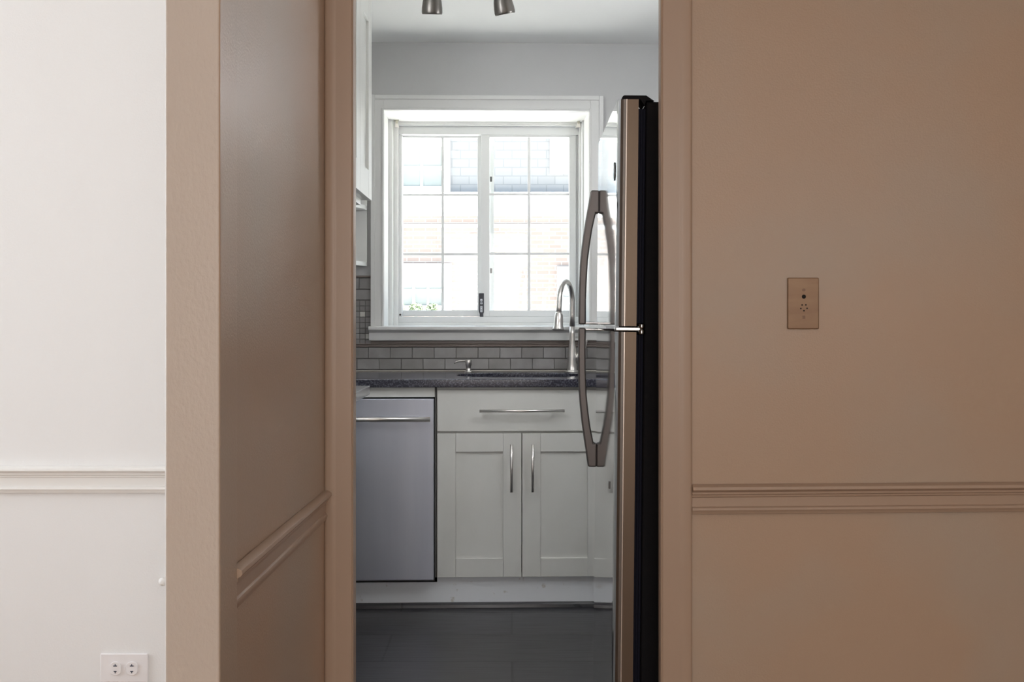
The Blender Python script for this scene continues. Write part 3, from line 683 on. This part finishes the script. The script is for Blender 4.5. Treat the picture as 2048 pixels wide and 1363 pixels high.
b = bm_new(); add_prism(b, [(.010, ZT - .004), (.010, ZT + .002), (.014, ZT + .006), (.066, ZT + .006), (.078, ZT - .002), (.085, ZT - .0065), (.066, ZT - .0065), (.062, ZT - .018), (.052, ZT - .004)], 'y', .004, .075); obj('hinge_cover', b, 'black', t, bevel=.0015, local=True)
b = bm_new(); add_box(b, .0, .060, -.004, .05, 1.1665, 1.1745); add_lathe(b, (.060, .001, 1.158), [(.007, 0), (.0085, .002), (.0085, .010), (.006, .013), (.0085, .016), (.0085, .024), (.005, .026)], 18); obj('centre_hinge', b, 'chrome', t, bevel=.001, local=True)
hy = .615
def fhandle(parent, sgn, zs):
    # outline in (protrusion, z): outer then inner edge
    out = [(.024, 1.560), (.031, 1.515), (.038, 1.474), (.045, 1.425), (.049, 1.390), (.053, 1.340), (.0545, 1.290), (.0550, 1.240), (.0550, 1.176)]
    inn = [(.034, 1.176), (.0345, 1.246), (.033, 1.300), (.030, 1.360), (.025, 1.405), (.019, 1.446), (.013, 1.475), (.009, 1.494), (-.001, 1.494), (-.001, 1.560)]
    pts = out + inn
    if sgn < 0: pts = [(p, 1.1715 - (z - 1.1715) * 1.035) for p, z in pts]
    pts = [(-p, z) for p, z in pts]
    bb = bm_new(); add_prism(bb, pts, 'y', hy, hy + .030)
    h = obj('handle', bb, 'satin_handle', parent, bevel=.005, seg=3, local=True)
    bb = bm_new(); za, zb_ = (1.1765, 1.1835) if sgn > 0 else (1.1585, 1.1655)
    add_box(bb, -.055, .001, hy + .004, hy + .026, za, zb_); obj('handle_bracket', bb, 'chrome', h, bevel=.0015, local=True)
fhandle(fz, 1, 0); fhandle(lo, -1, 0)
b = bm_new(); pts = [(.075 + .014*math.cos(2*math.pi*k/24), 1.545 + .022*math.sin(2*math.pi*k/24)) for k in range(24)]
add_prism(b, pts, 'x', -.0022, .0002); obj('badge', b, 'badge', fz, bevel=.0008, local=True)['label'] = 'small dark oval badge'
b = bm_new(); add_box(b, -.0022, .0002, .132, .146, .780, .798); obj('small_tag', b, 'badge', lo, local=True)
for fx_, fy_ in ((.10, .06), (.70, .06), (.10, .64), (.70, .64)): b = bm_new(); add_tube(b, [(fx_, fy_, .005), (fx_, fy_, .03)], .018, 12); obj('foot', b, 'black', t, local=True)


# ------------------------------------------------------------------ outside
b = bm_new(); add_box(b, -18, 18, 5.86, 34, -1.6, -1.0); g = obj('ground', b, 'concrete'); struct(g, 'unseen yard outside the kitchen window, made pale to bounce light indoors')  # out of view, kept pale to bounce sunlight up to the kitchen ceiling
YH = 20.0; s = F / YH
def hx(px): return (px - HX) / s
def hz(py): return HC + (HY - py) / s
t = thing('neighbour_house', 'pale brick neighbouring house with white trim seen through the kitchen window', 'house', (0, YH, -1.0))
b = bm_new(); add_box(b, -12, 12, YH, YH + 5, -1.05, hz(408)); obj('brick_wall', b, 'brick', t)
b = bm_new(); add_box(b, -12, 12, YH + .10, YH + 5, hz(408), hz(30)); obj('shingle_wall', b, 'shingle', t)
b = bm_new(); add_box(b, -12, 12, YH - .10, YH + .1, hz(418), hz(390)); add_box(b, -12, 12, YH - .05, YH, hz(432), hz(418)); add_box(b, -12.1, 12.1, YH - .16, YH + .1, hz(394), hz(386)); obj('cornice', b, 'sill_out', t, bevel=.01)
b = bm_new(); add_box(b, -12, 12, YH - .035, YH, hz(455), hz(448)); obj('stone_band', b, 'sill_out', t, bevel=.005)
b = bm_new(); add_box(b, -12.2, 12.2, YH - .3, YH + 5.3, hz(30), hz(10)); obj('roof', b, 'shingle', t)
def hwin(xa, xb, ya, yb, tr, nm, front, bars):
    bb = bm_new(); x0, x1, z0, z1 = hx(xa), hx(xb), hz(yb), hz(ya); w2 = tr / s
    frame_ring(bb, x0 - w2, x1 + w2, z0 - w2*.6, z1 + w2, w2, front - .06, front + .02)
    f = obj('window', bb, 'sill_out', t, bevel=.004)
    bb = bm_new(); add_box(bb, x0, x1, front - .012, front - .002, z0, z1); obj('pane', bb, 'house_glass', f)
    bb = bm_new()
    for k in range(1, bars + 1):
        xx = x0 + (x1 - x0) * k / (bars + 1); add_box(bb, xx - .022, xx + .022, front - .03, front - .012, z0, z1)
    zm = (z0 + z1) / 2; add_box(bb, x0, x1, front - .034, front - .012, zm - .035, zm + .035)
    obj('glazing_bars', bb, 'sill_out', f)
hwin(770, 885, 545, 618, 18, 'w', YH, 3)
hwin(760, 884, 292, 378, 16, 'w', YH + .10, 2)
hwin(1126, 1230, 545, 650, 12, 'w', YH, 3)
b = bm_new(); add_box(b, hx(1100), hx(1180), YH + .05, YH + .12, hz(346), hz(262)); obj('white_panel', b, 'sill_out', t)
# shrub below the neighbour's window
rng = random.Random(3)
for i, (cx_, w0) in enumerate(((hx(800), .13), (hx(836), .12), (hx(869), .11))):
    b = bm_new(); zc = hz(603) ; 
    for k in range(260):
        a, ph, rr = rng.uniform(0, 2*math.pi), rng.uniform(-1, 1), w0 * (0.5 + .5 * rng.random())
        p = Vector((cx_ + rr*math.cos(a)*math.sqrt(1-ph*ph), YH - .45 + rr*math.sin(a)*math.sqrt(1-ph*ph), zc - .12 + rr*ph*.8))
        q1 = Vector((rng.uniform(-1,1), rng.uniform(-1,1), rng.uniform(-1,1))).normalized()*.03; q2 = q1.orthogonal().normalized()*.016
        b.faces.new([b.verts.new(p - q1), b.verts.new(p + q2), b.verts.new(p + q1), b.verts.new(p - q2)])
    add_tube(b, [(cx_, YH - .45, -1.0), (cx_, YH - .45, zc - .15)], .02, 8)
    tag(obj('shrub', b, 'leaf'), 'green shrub below the neighbouring house window, %s of three' % ('left', 'middle', 'right')[i], 'shrub', 'shrubs at the neighbouring house')
